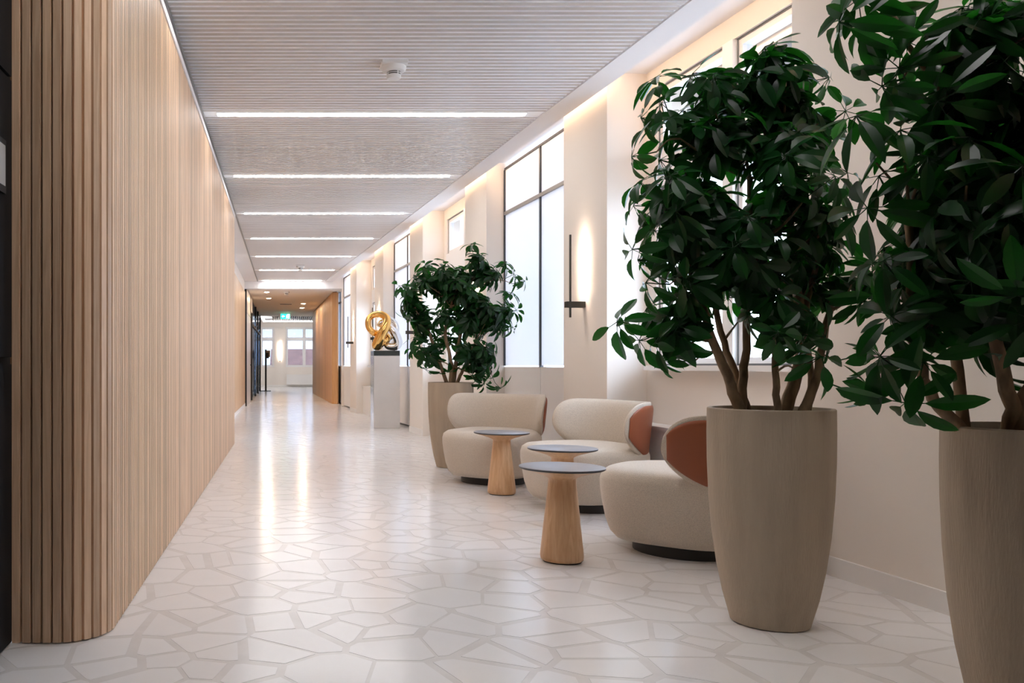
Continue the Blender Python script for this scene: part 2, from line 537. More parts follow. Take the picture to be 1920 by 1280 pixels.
MB().box(-.69,-.672,-3.2,20.9,TOP-.005,TOP+.03).build('edge_profile', M['frame_grey'], ceiling)
# baffles
pitch = .0639
slat_me = MB().box(0,1,-.0195,.0195,0,.010).mesh('slat', M['slat_ceiling'])
slat_me.materials.append(M['slat_side'])
for p_ in slat_me.polygons:
    if abs(p_.normal.z) < .5: p_.material_index = 1  # side faces take the painted lit tone
y = 20.85
ys = []
while y > 3.1:
    ys.append(y); y -= pitch
LIGHTS_Y = [4.73+2.287*k for k in range(8)]
def near_light(y): return any(abs(y-l) < .05 for l in LIGHTS_Y)
ys = [y for y in ys if not near_light(y)]
for y in ys:
    o = link('slat', slat_me, ceiling, (-.668, y, TOP+.004))
    o.scale = (2.691-.082*y-.012+.668, 1, 1)
mb = MB()
while y > -3.2:
    mb.box(-.668, 2.68-.082*y, y-.021, y+.021, TOP+.004, TOP+.016); y -= pitch
tag(mb.build('slats_beyond_view', M['slat_ceiling'], ceiling), kind='stuff')

# linear lights
for ly in (2.443,):  # unseen lamp added to brighten the near end, keeps the row's spacing
    xl, xr = -.563, 1.978-.08*(ly-7.03)
    t = thing('linear_ceiling_light', 'slim white linear light overhead, just above the top of the photo', 'ceiling light', (xl,ly,TOP), 0, 'linear lights in the slatted ceiling')
    MB().box(0,xr-xl,-.045,.045,-.002,.06).build('housing', M['trim'], t)
    MB().box(.005,xr-xl-.005,-.036,.036,-.012,-.002).build('diffuser', M['led'], t)
ordn = ['nearest','second','third','fourth','fifth','sixth','seventh','farthest']
for k, ly in enumerate(LIGHTS_Y):
    xl, xr = -.563, 1.978-.08*(ly-7.03)
    t = thing('linear_ceiling_light', 'slim white linear light across the slatted ceiling, %s from the viewer' % ordn[k], 'ceiling light', (xl,ly,TOP), 0, 'linear lights in the slatted ceiling')
    MB().box(0,xr-xl,-.045,.045,.004,.014).build('housing', M['trim'], t)
    MB().box(.005,xr-xl-.005,-.03,.03,.000,.004).build('diffuser', M['led'], t)
# concealed strip in the slot over the piers
cv = rmap(MB().box(-.10,-.06,-3.0,20.5,SLOT-.02,SLOT-.008)).build('cove_light_strip', M['cove'])
tag(cv, 'warm light strip hidden in the ceiling slot along the right wall', 'cove light')

# ------------------------------------------------------------------ left oak wall
WX = -.65
wall_left = tag(MB().prism([(-1.0,3.10),(-.84,3.10),(-.76,3.12),(-.70,3.18),(-.672,3.27),(-.672,10.93),(-1.0,10.93)], 0, 2.90).build('wall_left', M['wood_core']),
                'curved partition clad in vertical pale oak slats', 'wall', kind='structure')
sp = .0387
# slat: width along local x, face towards local -y
sm = MB(); hw0, hw1, dp = .0172, .0135, .021
sm.prism([(-hw0,0),(hw0,0),(hw0,-.008),(hw1,-dp),(-hw1,-dp),(-hw0,-.008)][::-1], .004, 2.885)
wslat = sm.mesh('slat', M['wood_slat'])
cr, ccx, ccy = .19, -.84, 3.255
core_r = cr-.021
pos = []
x = ccx-.16
n_flat = 4
for k in range(n_flat):
    pos.append((ccx-.0368*(n_flat-k-.5), ccy-core_r, 0))
n_arc = 8
for k in range(n_arc):
    a = (k+.5)/n_arc*math.pi/2
    pos.append((ccx+core_r*math.sin(a), ccy-core_r*math.cos(a), a))
yy = ccy+sp/2
while yy < 10.93:
    pos.append((ccx+core_r, yy, math.pi/2)); yy += sp
for (x,y,a) in pos:
    link('slat', wslat, wall_left, (x,y,0), a)
tm = MB()
arc = [(ccx-.18,ccy-cr-.008)] + [(ccx+(cr+.008)*math.sin(t*math.pi/16), ccy-(cr+.008)*math.cos(t*math.pi/16)) for t in range(9)] + [(WX+.008,10.95),(-1.0,10.95),(-1.0,3.05)]
tm.prism(arc, 2.885, 2.925)
tm.build('top_trim', M['soffit'], wall_left)
MB().box(-1.0,-.80,3.3,10.9,2.925,3.12).build('upper_wall', M['frame_grey'], wall_left)

# black panelled wall by the viewer
bw = tag(MB().box(-1.25,-.995,-3.2,3.085,0,3.3).build('wall_left_black', M['black']), 'black panelled wall beside the oak slats', 'wall', kind='structure')
for (z0,z1) in ((.01,1.005),(1.03,2.02),(2.035,3.1)):
    for (y0,y1) in ((1.95,3.06),(.7,1.93)):
        MB().box(-.995,-.982,y0,y1,z0,z1).build('panel', M['black'], bw)
nt = thing('framed_notice', 'small dark framed notice hung on the black wall panel', 'notice', (-.982,2.85,1.595))
MB().box(0,.012,-.11,.115,0,.185).build('frame', M['black_matt'], nt)
MB().box(.012,.0135,-.098,.103,.025,.165).build('paper', M['paper'], nt)

# set-back left wall further along
wl2 = tag(MB().box(-1.2,-1.0,10.93,20.9,0,TOP).build('wall_left_recess', M['wall']), 'set back left wall beyond the slatted partition', 'wall', kind='structure')
yb = 12.0
while yb < 20.7:
    MB().box(-1.0,-.985,yb,min(yb+1.18,20.85),.08,2.80).build('panel', M['wood_panel'], wl2); yb += 1.2
MB().box(-1.0,-.98,10.95,20.9,0,.08).build('baseboard', M['trim'], wl2)

# ------------------------------------------------------------------ portal and far end
portal = tag(MB().box(-1.2,1.9,20.9,21.2,2.88,3.4).build('wall_portal', M['soffit']), 'white header beam across the corridor before the far lobby', 'wall', kind='structure')
MB().box(1.385,1.75,20.9,21.15,0,2.88).build('jamb', M['wall'], portal)
tag(MB().box(-1.6,2.4,21.2,33.3,2.92,3.0).build('ceiling_lobby', M['wall']), 'plain lobby ceiling beyond the portal', 'ceiling', kind='structure')
tag(MB().box(-3.2,3.6,33.3,40.2,3.12,3.2).build('ceiling_end', M['soffit']), 'end room ceiling over dark grille', 'ceiling', kind='structure')
gr = thing('ceiling_grille', 'slatted dark ceiling grille before the end windows', 'grille', (0,33.4,2.95))
MB().box(-.55,1.5,0,4.6,.10,.12).build('backing', M['black_matt'], gr)
gs = MB().box(-.016,.016,0,4.6,0,.10).mesh('slat', M['slat_ceiling'])
for k in range(25):
    link('slat', gs, gr, (-.53+.082*k,0,0))
MB().box(-.98,-.90,0,4.6,-.01,.05).build('light_strip', M['led_far'], gr)
MB().box(-1.0,1.5,4.62,4.70,.0,.06).build('light_strip', M['led_far'], gr)

# doors on the left
dn = 0
for (y0,y1,kind) in ((20.95,23.4,'grey'),(23.4,24.6,'wood'),(24.6,28.0,'glass'),(28.0,30.4,'glass'),(30.4,33.0,'glass')):
    dn += 1
    D = tag(thing('door_%d' % dn, {'grey':'grey lobby door panel with lever handle','wood':'narrow oak lined opening between dark door frames','glass':'dark framed glass door on the left of the lobby, ' + {3:'nearest',4:'middle',5:'farthest'}.get(dn,'')}[kind], 'door', (-.95,0,0)), kind='structure')
    fr = 'black_matt'
    MB().box(-.06,.002,y0,y0+.06,0,2.92).build('door_frame', M[fr], D)
    MB().box(-.06,.002,y1-.06,y1,0,2.92).build('door_frame', M[fr], D)
    if kind == 'grey':
        MB().box(-.06,0,y0+.08,y1-.08,0,2.30).build('leaf', M['door_grey'], D)
        MB().box(-.06,0,y0+.08,y1-.08,2.32,2.92).build('top_panel', M['door_grey'], D)
        MB().box(0,.05,y1-.30,y1-.16,1.0,1.03).build('door_handle', M['black_matt'], D)
    elif kind == 'wood':
        MB().box(-.30,-.2,y0+.08,y1-.08,0,2.5).build('lining', M['wood_far'], D)
        MB().box(-.06,0,y0+.08,y1-.08,2.5,2.92).build('top_panel', M['door_grey'], D)
    else:
        MB().box(-.06,0,y0+.08,y1-.08,2.16,2.22).build('transom', M[fr], D)
        MB().box(-.04,-.03,y0+.08,y1-.08,.05,2.16).build('pane', M['dglass'], D)
        MB().box(-.04,-.03,y0+.08,y1-.08,2.22,2.92).build('pane', M['dglass'], D)
        MB().box(-.30,-.2,y0,y1,0,2.92).build('backing', M['door_grey'], D)
tag(MB().box(-1.5,-1.25,20.9,33.0,0,3.0).build('wall_lobby_left', M['wall']), 'wall behind the lobby doors', 'wall', kind='structure')

# oak clad block on the right of the lobby
A, B = Vector((1.22,22.3)), Vector((.99,31.0))
wlr = tag(MB().prism([(A.x+.12,A.y-.12),(A.x+.02,A.y-.02),(A.x+.02,A.y+.1),(B.x+.02,B.y),(B.x+.3,B.y+.2),(2.2,31.2),(2.2,24.2),(1.36,24.0)], 0, 2.92).build('wall_lobby_right', M['wood_core']),
          'honey oak boarded wall on the right of the far lobby', 'wall', kind='structure')
dirv = (B-A); L = dirv.length; dirv /= L
k = 0; s = 0
while s < L-.1:
    p0 = A+dirv*(s+.004); p1 = A+dirv*min(s+.296,L)
    MB().prism([(p0.x,p0.y),(p1.x,p1.y),(p1.x+.03,p1.y),(p0.x+.03,p0.y)][::-1],0.0,2.9).build('board', M['wood_far'], wlr)
    s += .30
MB().prism([(A.x,A.y-.005),(A.x+.03,A.y),(A.x+.16,A.y-.13),(A.x+.13,A.y-.15)],0,2.9).build('board', M['wood_far'], wlr)

# end wall with two windows
EY = 40.0
we = tag(MB().box(-3.2,3.6,EY,EY+.25,0,.93).build('wall_end', M['wall']), 'white end wall with two windows and a wall lamp', 'wall', kind='structure')
MB().box(-3.2,3.6,EY,EY+.25,2.80,3.2).build('lintel', M['wall'], we)
MB().box(-.52,.02,EY-.02,EY+.25,.93,2.80).build('pier', M['wall'], we)
MB().box(1.75,3.6,EY,EY+.25,.93,2.80).build('pier', M['wall'], we)
MB().box(-3.2,-1.75,EY,EY+.25,.93,2.80).build('pier', M['wall'], we)
MB().box(.06,1.8,EY-.16,EY,.10,.58).build('radiator_cover', M['trim'], we)
MB().box(-3.2,3.6,EY-.015,EY,0,.09).build('baseboard', M['trim'], we)
for (x0,x1,nm) in ((.02,1.75,'right'),(-1.75,-.52,'left')):
    wn_ += 1
    W = tag(thing('window_%d' % wn_, 'white framed end window %s of the wall lamp, view to roofs' % nm, 'window', (0,EY+.1,0)), kind='structure')
    mid = (x0+x1)/2
    f = MB().box(x0,x0+.1,0,.1,.93,2.8).box(x1-.1,x1,0,.1,.93,2.8).box(x0+.1,x1-.1,0,.1,.93,1.02).box(x0+.1,x1-.1,0,.1,2.70,2.8)
    f.build('window_frame', M['white_pvc'], W)
    MB().box(x0+.1,x1-.1,0,.1,2.16,2.32).build('transom', M['white_pvc'], W)
    MB().box(mid-.07,mid+.07,-.01,.1,1.02,2.7).build('mullion', M['white_pvc'], W)
    for (p,q) in ((x0+.1,mid-.07),(mid+.07,x1-.1)):
        for (u,v) in ((1.02,2.16),(2.32,2.70)):
            MB().box(p,q,.05,.056,u,v).build('pane', M['tglass'], W)
# closing walls out of view
tag(MB().box(-3.4,-3.2,33,40.2,0,3.2).build('wall_end_left', M['wall']), 'side wall of the end room', 'wall', kind='structure')
tag(MB().box(-3.2,-1.25,32.8,33.0,0,3.2).build('wall_end_return', M['wall']), 'return wall of the end room', 'wall', kind='structure')
tag(MB().box(-1.25,3.6,-3.4,-3.2,0,3.4).build('wall_back', M['wall']), 'wall behind the viewer', 'wall', kind='structure')

# downlights, vent, detectors in the lobby ceiling
def at_ceiling(x, y, z):
    d = (z-1.0)*F/(VY-y)
    return ((x-VX)*d/F, d, z)
dl = [(500,547.5,'nearest of the left pair'),(504,559,'farther of the left pair'),(569,569,'nearer of the right pair'),(566,577,'farther of the right pair')]
for (x,y,n) in dl:
    t = thing('downlight', 'small round recessed downlight in the lobby ceiling, %s' % n, 'downlight', at_ceiling(x,y,2.92), 0, 'lobby downlights')
    MB().lathe([(.055,0),(.075,-.006),(.08,0)],24,cap0=False,cap1=False).build('ring', M['trim'], t)
    MB().lathe([(.055,-.003),(.02,-.0035)],20).build('lens', M['downlight'], t)
v = thing('air_vent', 'dark slotted air vent in the lobby ceiling', 'vent', at_ceiling(536,569.5,2.92))
MB().box(-.2,.2,-.1,.1,-.012,0).build('frame', M['trim'], v)
for k in range(4):
    MB().box(-.18,.18,-.08+.045*k,-.055+.045*k,-.018,-.012).build('slot', M['black_matt'], v)

def detector(label, p, plate):
    t = thing('smoke_detector', label, 'smoke detector', p, 0, 'ceiling smoke detectors')
    z = 0
    if plate:
        MB().box(-.088,.088,-.09,.09,-.022,.002).build('mounting_plate', M['detector'], t, bevel=.004); z = -.022
    MB().lathe([(.083,z),(.083,z-.02),(.074,z-.032),(.052,z-.037)][::-1],32).build('base', M['detector'], t, smooth=True)
    MB().lathe([(.046,z-.037),(.046,z-.062)][::-1],32).build('vent_ring', M['det_dark'], t, smooth=True)
    MB().lathe([(.05,z-.045),(.05,z-.049)][::-1],32).build('rib', M['detector'], t)
    MB().lathe([(.05,z-.058),(.05,z-.074),(.044,z-.082)][::-1],32).build('cap', M['detector'], t, smooth=True)
    for k in range(4):
        a = k*math.pi/2+.5
        MB().box(-.004,.004,.042,.050,z-.062,z-.037).build('strut', M['detector'], t, None, a)
detector('white smoke detector on a square plate, nearest one on the slatted ceiling', (.742,5.84,TOP+.004), True)
detector('small white smoke detector far along the slatted ceiling', (.31,17.55,TOP+.004), True)
detector('white smoke detector on the plain lobby ceiling beyond the portal', at_ceiling(537,547,2.92), False)

# exit sign
ex = thing('exit_sign', 'green emergency exit sign with white arrow hung from lobby ceiling', 'exit sign', (at_ceiling(535,590,2.92)[0],31.0,2.69))
MB().box(-.005,.005,-.005,.005,.19,.23).build('hanger', M['frame_grey'], ex)
MB().box(-.17,.17,-.015,.015,0,.19).build('panel', M['green'], ex)
ar = MB(); ar.add([(-.135,-.016,.095),(-.085,-.016,.145),(-.085,-.016,.115),(-.025,-.016,.115),(-.025,-.016,.075),(-.085,-.016,.075),(-.085,-.016,.045),
                   (-.135,-.019,.095),(-.085,-.019,.145),(-.085,-.019,.115),(-.025,-.019,.115),(-.025,-.019,.075),(-.085,-.019,.075),(-.085,-.019,.045)],
                  [(7,8,9,10,11,12,13),(0,1,8,7),(1,2,9,8),(2,3,10,9),(3,4,11,10),(4,5,12,11),(5,6,13,12),(6,0,7,13)])
ar.build('arrow', M['signwhite'], ex)
MB().box(.075,.15,-.019,-.015,.02,.17).build('door_symbol', M['signwhite'], ex)
man = MB().box(.035,.055,-.0205,-.019,.07,.12).box(.055,.075,-.0205,-.019,.095,.108).box(.03,.04,-.0205,-.019,.025,.07).box(.05,.07,-.0205,-.019,.045,.07)
man.lathe([(.012,0),(.012,.001)],12)
for i in range(len(man.v)-24, len(man.v)):
    p = man.v[i]; man.v[i] = (p[0]+.047, -.0195-p[2], .138+p[1])
man.build('running_figure', M['signwhite'], ex)

# dispenser stand in the lobby
st = thing('dispenser_stand', 'slim black hand sanitiser stand on the lobby floor', 'stand', (-.76,33.2,0))
MB().box(-.20,.20,-.16,.16,0,.025).build('base', M['black_matt'], st)
MB().box(-.035,.035,-.02,.02,.025,1.62).build('post', M['black_matt'], st)
hd = MB().box(-.02,.12,-.10,-.02,1.28,1.50).build('dispenser', M['black_matt'], st, bevel=.01)
MB().box(.02,.17,-.03,-.02,1.33,1.58).build('back_plate', M['wood_far'], st)

# wall lamp on the end wall
def sconce(label, loc, rotz, zb=1.383, zt=2.042, zbr=1.485, off=.115, blen=.155):
    """bar lamp: local x runs along the wall, local -y out of it"""
    t = thing('wall_sconce', label, 'wall lamp', loc, rotz, 'bar wall lamps')
    MB().box(-.024,.024,-blen,0,-.024,.024).build('bracket', M['bronze'], t, bevel=.002)
    MB().box(-.007,.007,-off-.008,-off-.004,zb-zbr,zt-zbr).box(-.007,-.005,-off-.004,-off+.005,zb-zbr,zt-zbr).box(.005,.007,-off-.004,-off+.005,zb-zbr,zt-zbr).build('bar', M['bronze'], t)
    MB().box(-.0048,.0048,-off-.003,-off+.001,.06,zt-zbr-.015).build('light_strip', M['sconce'], t)
    return t
names = {0:'black bar wall lamp on the cream pier behind the armchairs', 1:'black bar wall lamp on the pier behind the far potted plant',
         2:'black bar wall lamp on the pier right of the sculpture plinth', 3:'black bar wall lamp on the pier behind the knot sculpture', 4:'black bar wall lamp on the last pier before the portal'}
for k,(a,b) in enumerate(PIL):
    p = rpt(0,(a+b)/2-.005,1.485)
    sconce(names[k], p, RA-math.pi/2)
sconce('black bar wall lamp between the two end windows', (-.25,EY-.02,1.2), 0, zb=1.15, zt=2.1, zbr=1.2)

# ------------------------------------------------------------------ outdoors
tag(MB().box(-60,90,-30,160,-4.2,-4.0).build('outdoor_ground', M['ground']), 'pale ground outside the windows', 'ground', kind='structure')
def house(name, label, x0,x1,y,z1,zr,dep=12):
    t = thing(name, label, 'building', ((x0+x1)/2,y,-4))
    hw = (x1-x0)/2
    wal = MB().box(-hw,hw,0,dep,0,z1+4).build('wall', M['brick_out'], t)
    mb = MB(); mb.add([(-hw-.3,-.4,z1+4),(hw+.3,-.4,z1+4),(hw+.3,dep+.4,z1+4),(-hw-.3,dep+.4,z1+4),(-hw-.3,dep/2,zr+4),(hw+.3,dep/2,zr+4)],
                      [(0,1,5,4),(2,3,4,5),(0,4,3),(1,2,5),(0,3,2,1)])
    mb.build('roof', M['roof'], t)
    n = int((x1-x0)/2.2)
    for k in range(n):
        for fz in (3.2,):
            f = MB().box(-.5,.5,-.06,.02,0,1.1).build('window', M['white_pvc'], t, (-hw+(k+.5)*(x1-x0)/n,0,z1+4-1.7))
            MB().box(-.4,.4,-.08,-.06,.1,1.0).build('pane', M['outglass'], f)
house('neighbour_house','stone house with low red roof seen through the end window',-1,22,72,.9,2.5)
house('neighbour_house','grey stone house at the left beyond the end window',-26,-3,66,.4,1.8)

# ------------------------------------------------------------------ lounge chairs
def chair_meshes():
    ms = {}
    # seat
    mb = MB(); seg = 48
    prof = [(.60,.062),(.80,.066),(.875,.10),(.935,.17),(.975,.26),(1.0,.34),(1.0,.385),(.975,.42),(.90,.442),(.72,.452),(.4,.456)]
    vs, fs = [], []
    for s,z in prof:
        for k in range(seg):
            a = 2*math.pi*k/seg
            c, sn = math.cos(a), math.sin(a)
            e = 2/2.9
            vs.append((.385*s*math.copysign(abs(c)**e,c), -.02+.395*s*math.copysign(abs(sn)**e,sn), z))
    for i in range(len(prof)-1):
        for k in range(seg):
            k2 = (k+1)%seg
            fs.append((i*seg+k,i*seg+k2,(i+1)*seg+k2,(i+1)*seg+k))
    fs.append(tuple(range(seg-1,-1,-1))); fs.append(tuple((len(prof)-1)*seg+k for k in range(seg)))
    ms['seat'] = mb.add(vs,fs).mesh('seat', M['fabric'], True)
    ms['plinth'] = MB().lathe([(.27,0),(.27,.062)],40).mesh('plinth', M['black_matt'], True, 40)
    def back(u, v, off, inset=0.0):
        """u -1..1 along, v 0..1 across, off outward offset"""
        U = u
        au = abs(U)
        zt = .745 + .012*au
        ze = .575
        q = max(0,(au-.68)/.32)
        ztop = ze+(zt-ze)*math.sqrt(max(0,1-q**2.3))
        zbot = ze-.265*(max(0,1-au**2.3))**.58
        ztop -= inset; zbot += inset
        if ztop < zbot: ztop = zbot = (ztop+zbot)/2
        z = zbot+(ztop-zbot)*v
        phi = U*R(86)
        rx, ry = .412, .415
        lean = .10*(z-.45)
        nx, ny = math.sin(phi), math.cos(phi)
        return ((rx+off+lean)*nx, (ry+off+lean)*ny - .03, z)
    nu, nv = 44, 12
    def shell(fo, fi, umax, inset):
        vs, fs = [], []
        us = [math.sin((-1+2*i/nu)*math.pi/2)*umax for i in range(nu+1)]
        for sgn in (0,1):
            for u in us:
                e = max(0,1-(abs(u)/umax)**8)**.5
                for j in range(nv+1):
                    v = .5-.5*math.cos(math.pi*j/nv)
                    b = max(0,1-abs(2*v-1)**3.0)**.5*e
                    vs.append(back(u,v,fo(b) if sgn==0 else fi(b),inset))
        n1 = (nu+1)*(nv+1)
        for i in range(nu):
            for j in range(nv):
                a = i*(nv+1)+j
                fs.append((a,a+1,a+nv+2,a+nv+1))
                fs.append((n1+a,n1+a+nv+1,n1+a+nv+2,n1+a+1))
        bm = bmesh.new()
        V = [bm.verts.new(p) for p in vs]
        for f in fs:
            try: bm.faces.new([V[i] for i in f])
            except ValueError: pass
        bmesh.ops.remove_doubles(bm, verts=bm.verts, dist=.0008)
        bmesh.ops.recalc_face_normals(bm, faces=bm.faces)
        return bm
    for nm, fo, fi, um, ins, mt in (('backrest', lambda b: .016*b, lambda b: -.062*b, 1.0, 0.0, 'fabric'),
                                ('back_shell', lambda b: .012+.012*min(1,b*1.6), lambda b: .0, .955, .022, 'leather')):
        bm = shell(fo,fi,um,ins)
        me = bpy.data.meshes.new(nm); bm.to_mesh(me); bm.free()
        me.materials.append(M[mt])
        me.polygons.foreach_set('use_smooth', [True]*len(me.polygons))
        ms[nm] = me
    return ms
cm = chair_meshes()
def lounge_chair(label, x, y, face):
    """face: world direction (degrees, 0 = +X) the seat faces"""
    t = thing('lounge_chair', label, 'armchair', (x,y,0), R(face+90), 'beige lounge chairs')
    for nm in ('plinth','seat','backrest','back_shell'):
        o = link(nm, cm[nm], t)
        if nm == 'back_shell': o['label'] = 'terracotta leather outer shell'
    return t
lounge_chair('beige swivel lounge chair beside the far potted plant', 1.79, 7.36, 234)
lounge_chair('beige lounge chair with terracotta leather back in front of the wall lamp pier', 2.12, 6.02, 195)
lounge_chair('beige lounge chair half hidden behind the front plant pot', 2.17, 4.62, 139)

# ------------------------------------------------------------------ side tables
tb = {}
tb['pedestal'] = MB().lathe([(.098,.006),(.105,.012),(.1075,.03),(.105,.06),(.094,.16),(.083,.26),(.074,.34),(.068,.40),(.067,.418),(.072,.426),(.10,.440),(.15,.456),(.196,.468),(.204,.472)],56).mesh('pedestal', M['wood_table'], True, 50)
tb['glide'] = MB().lathe([(.094,0),(.096,.007)],40).mesh('glide', M['black_matt'])
tb['edge'] = MB().lathe([(.204,.471),(.2115,.4745),(.2125,.478),(.2125,.480)],64).mesh('edge', M['tableedge'], True, 40)
tb['tabletop'] = MB().lathe([(.2125,.480),(.2115,.4835),(.209,.4845)],64).mesh('tabletop', M['tabletop'], True, 40)
for lab,x,y in (('round oak pedestal side table nearest the viewer',1.416,4.37),('round oak pedestal side table in front of the middle chair',1.741,5.363),('round oak pedestal side table by the farthest lounge chair',1.683,6.64)):
    t = thing('side_table', lab, 'side table', (x,y,0), 0, 'oak side tables with slate tops')
    for nm in ('glide','pedestal','edge','tabletop'):
        link(nm, tb[nm], t)

# ------------------------------------------------------------------ plinth and knot sculpture
pl = thing('sculpture_plinth', 'tall white plinth with dark stone cap', 'plinth', (1.6145,13.82,0))
MB().box(-.2075,.2075,-.25,.25,0,1.155).build('body', M['plinth'], pl, bevel=.004)
MB().box(-.2105,-.2076,-.246,.246,0.002,1.15).build('side_sheet', M['plinth_side'], pl)
MB().box(-.2075,.2075,-.25,.25,1.155,1.237).build('cap', M['slab'], pl, bevel=.004)
kn = thing('knot_sculpture', 'polished gold and silver knot sculpture on the plinth', 'sculpture', (1.6145,13.80,1.237))
def kp(x, y, d):       # zoom-crop pixel -> local metres
    return ((x-304)*.00172, d, (489.5-y)*.00172)
def knot(name, pts, mat, fat):
    P = [kp(*p[:3]) for p in pts]; rr = [p[3]*.00172*fat for p in pts]
    n = len(P); out, ro = [], []
    for i in range(n):
        a,b,c,d = [Vector(P[(i+k)%n]) for k in (-1,0,1,2)]
        for s in range(6):
            u = s/6
            out.append(.5*((2*b)+(c-a)*u+(2*a-5*b+4*c-d)*u*u+(3*b-a-3*c+d)*u**3))
            ro.append(rr[i]*(1-u)+rr[(i+1)%n]*u)
    MB().tube(out, ro, 16, True).build(name, mat, kn, smooth=True, sharp=None)
knot('gold_loop', [(225,440,-.02,38),(255,355,-.09,38),(300,265,-.11,33),(315,190,-.08,28),(265,148,-.02,26),(200,150,.03,24),(152,190,.04,22),(148,260,.02,22),(190,315,.0,24),(245,330,.05,28),(310,345,.09,28),(330,370,.06,24),(290,400,.05,28)], M['gold'], 1.25)
knot('silver_loop', [(400,446,.0,36),(424,405,-.02,38),(395,330,-.05,36),(355,280,-.04,30),(300,240,.06,26),(262,245,.11,24),(262,215,.14,22),(310,190,.15,22),(365,190,.14,22),(408,225,.13,20),(425,285,.11,18),(400,345,.10,20),(345,385,.08,24),(325,440,.03,28)], M['silver'], 1.1)

# ------------------------------------------------------------------ potted umbrella plants
POT_H = .835
pot_me = MB().lathe([(.128,0),(.138,.004),(.145,.03),(.166,.11),(.187,.22),(.204,.35),(.215,.49),(.2205,.63),(.2215,.74),(.2205,POT_H-.004),(.217,POT_H),(.203,POT_H),(.200,POT_H-.01),(.198,POT_H-.07)],72,cap1=False).mesh('pot', M['pot'], True, 35)
soil_me = MB().lathe([(.199,POT_H-.05),(.14,POT_H-.042),(.05,POT_H-.035)],32,cap0=False).mesh('soil', M['soil'], True)

def leaf_mesh(seed, size=1.0, wide=1.0):
    rnd = random.Random(seed)
    mb = MB()
    Lp = rnd.uniform(.07,.15)
    bend = rnd.uniform(-.02,.02)
    mb.tube([(0,0,0),(bend,0,Lp*.5),(bend*.4,bend*.3,Lp)],[.0028,.0022,.0022],4)
    n = rnd.choice([7,8,8,9])
    base = Vector((bend*.4,bend*.3,Lp))
    for k in range(n):
        az = 2*math.pi*(k+rnd.uniform(-.18,.18))/n
        el = R(rnd.uniform(-58,8))
        L = rnd.uniform(.07,.108)*size
        Wd = L*rnd.uniform(.42,.50)*wide
        st = rnd.uniform(.020,.040)
        d = Vector((math.cos(az)*math.cos(el), math.sin(az)*math.cos(el), math.sin(el)))
        side = Vector((-math.sin(az), math.cos(az), 0))
        side = (side + Vector((0,0,rnd.uniform(-.35,.35)))).normalized()
        up = d.cross(side); 
        if up.z < 0: up = -up
        p0 = base + d*st
        mb.tube([base, p0],[.0016,.0013],3)
        droop = rnd.uniform(.10,.50); fl = rnd.uniform(.15,.42)
        rows = [(0,.05),(.14,.50),(.34,.88),(.56,1.0),(.77,.80),(.91,.42),(1.0,.0)]
        vs, fs = [], []
        for s,wf in rows:
            c = p0 + d*(L*s) - Vector((0,0,1))*(droop*L*s*s)
            hw = Wd*.5*wf
            fold = hw*fl
            vs += [c-side*hw+up*fold, c, c+side*hw+up*fold]
        for i in range(len(rows)-1):
            a = i*3
            fs += [(a,a+1,a+4,a+3),(a+1,a+2,a+5,a+4)]
        mb.add(vs[:-2], [tuple(min(q,len(vs)-3) for q in f) for f in fs[:-2]] + [(15,16,18),(16,17,18)])
    return mb.mesh('leaf', M['leaf'], True, 22)
LEAVES = [leaf_mesh(100+i) for i in range(10)]
LEAVES_BIG = [leaf_mesh(200+i, 1.12, .80) for i in range(8)]

def leaf_at(parent, p, d, rnd, meshes, sc):
    """p local point of the branch, d direction of the stalk"""
    o = link('leaf', rnd.choice(meshes), parent)
    q = Vector(d).normalized().to_track_quat('Z','Y')
    m = Matrix.Translation(p) @ q.to_matrix().to_4x4() @ Matrix.Rotation(rnd.uniform(0,6.28),4,'Z') @ Matrix.Scale(sc,4)
    o.matrix_local = m
    return o

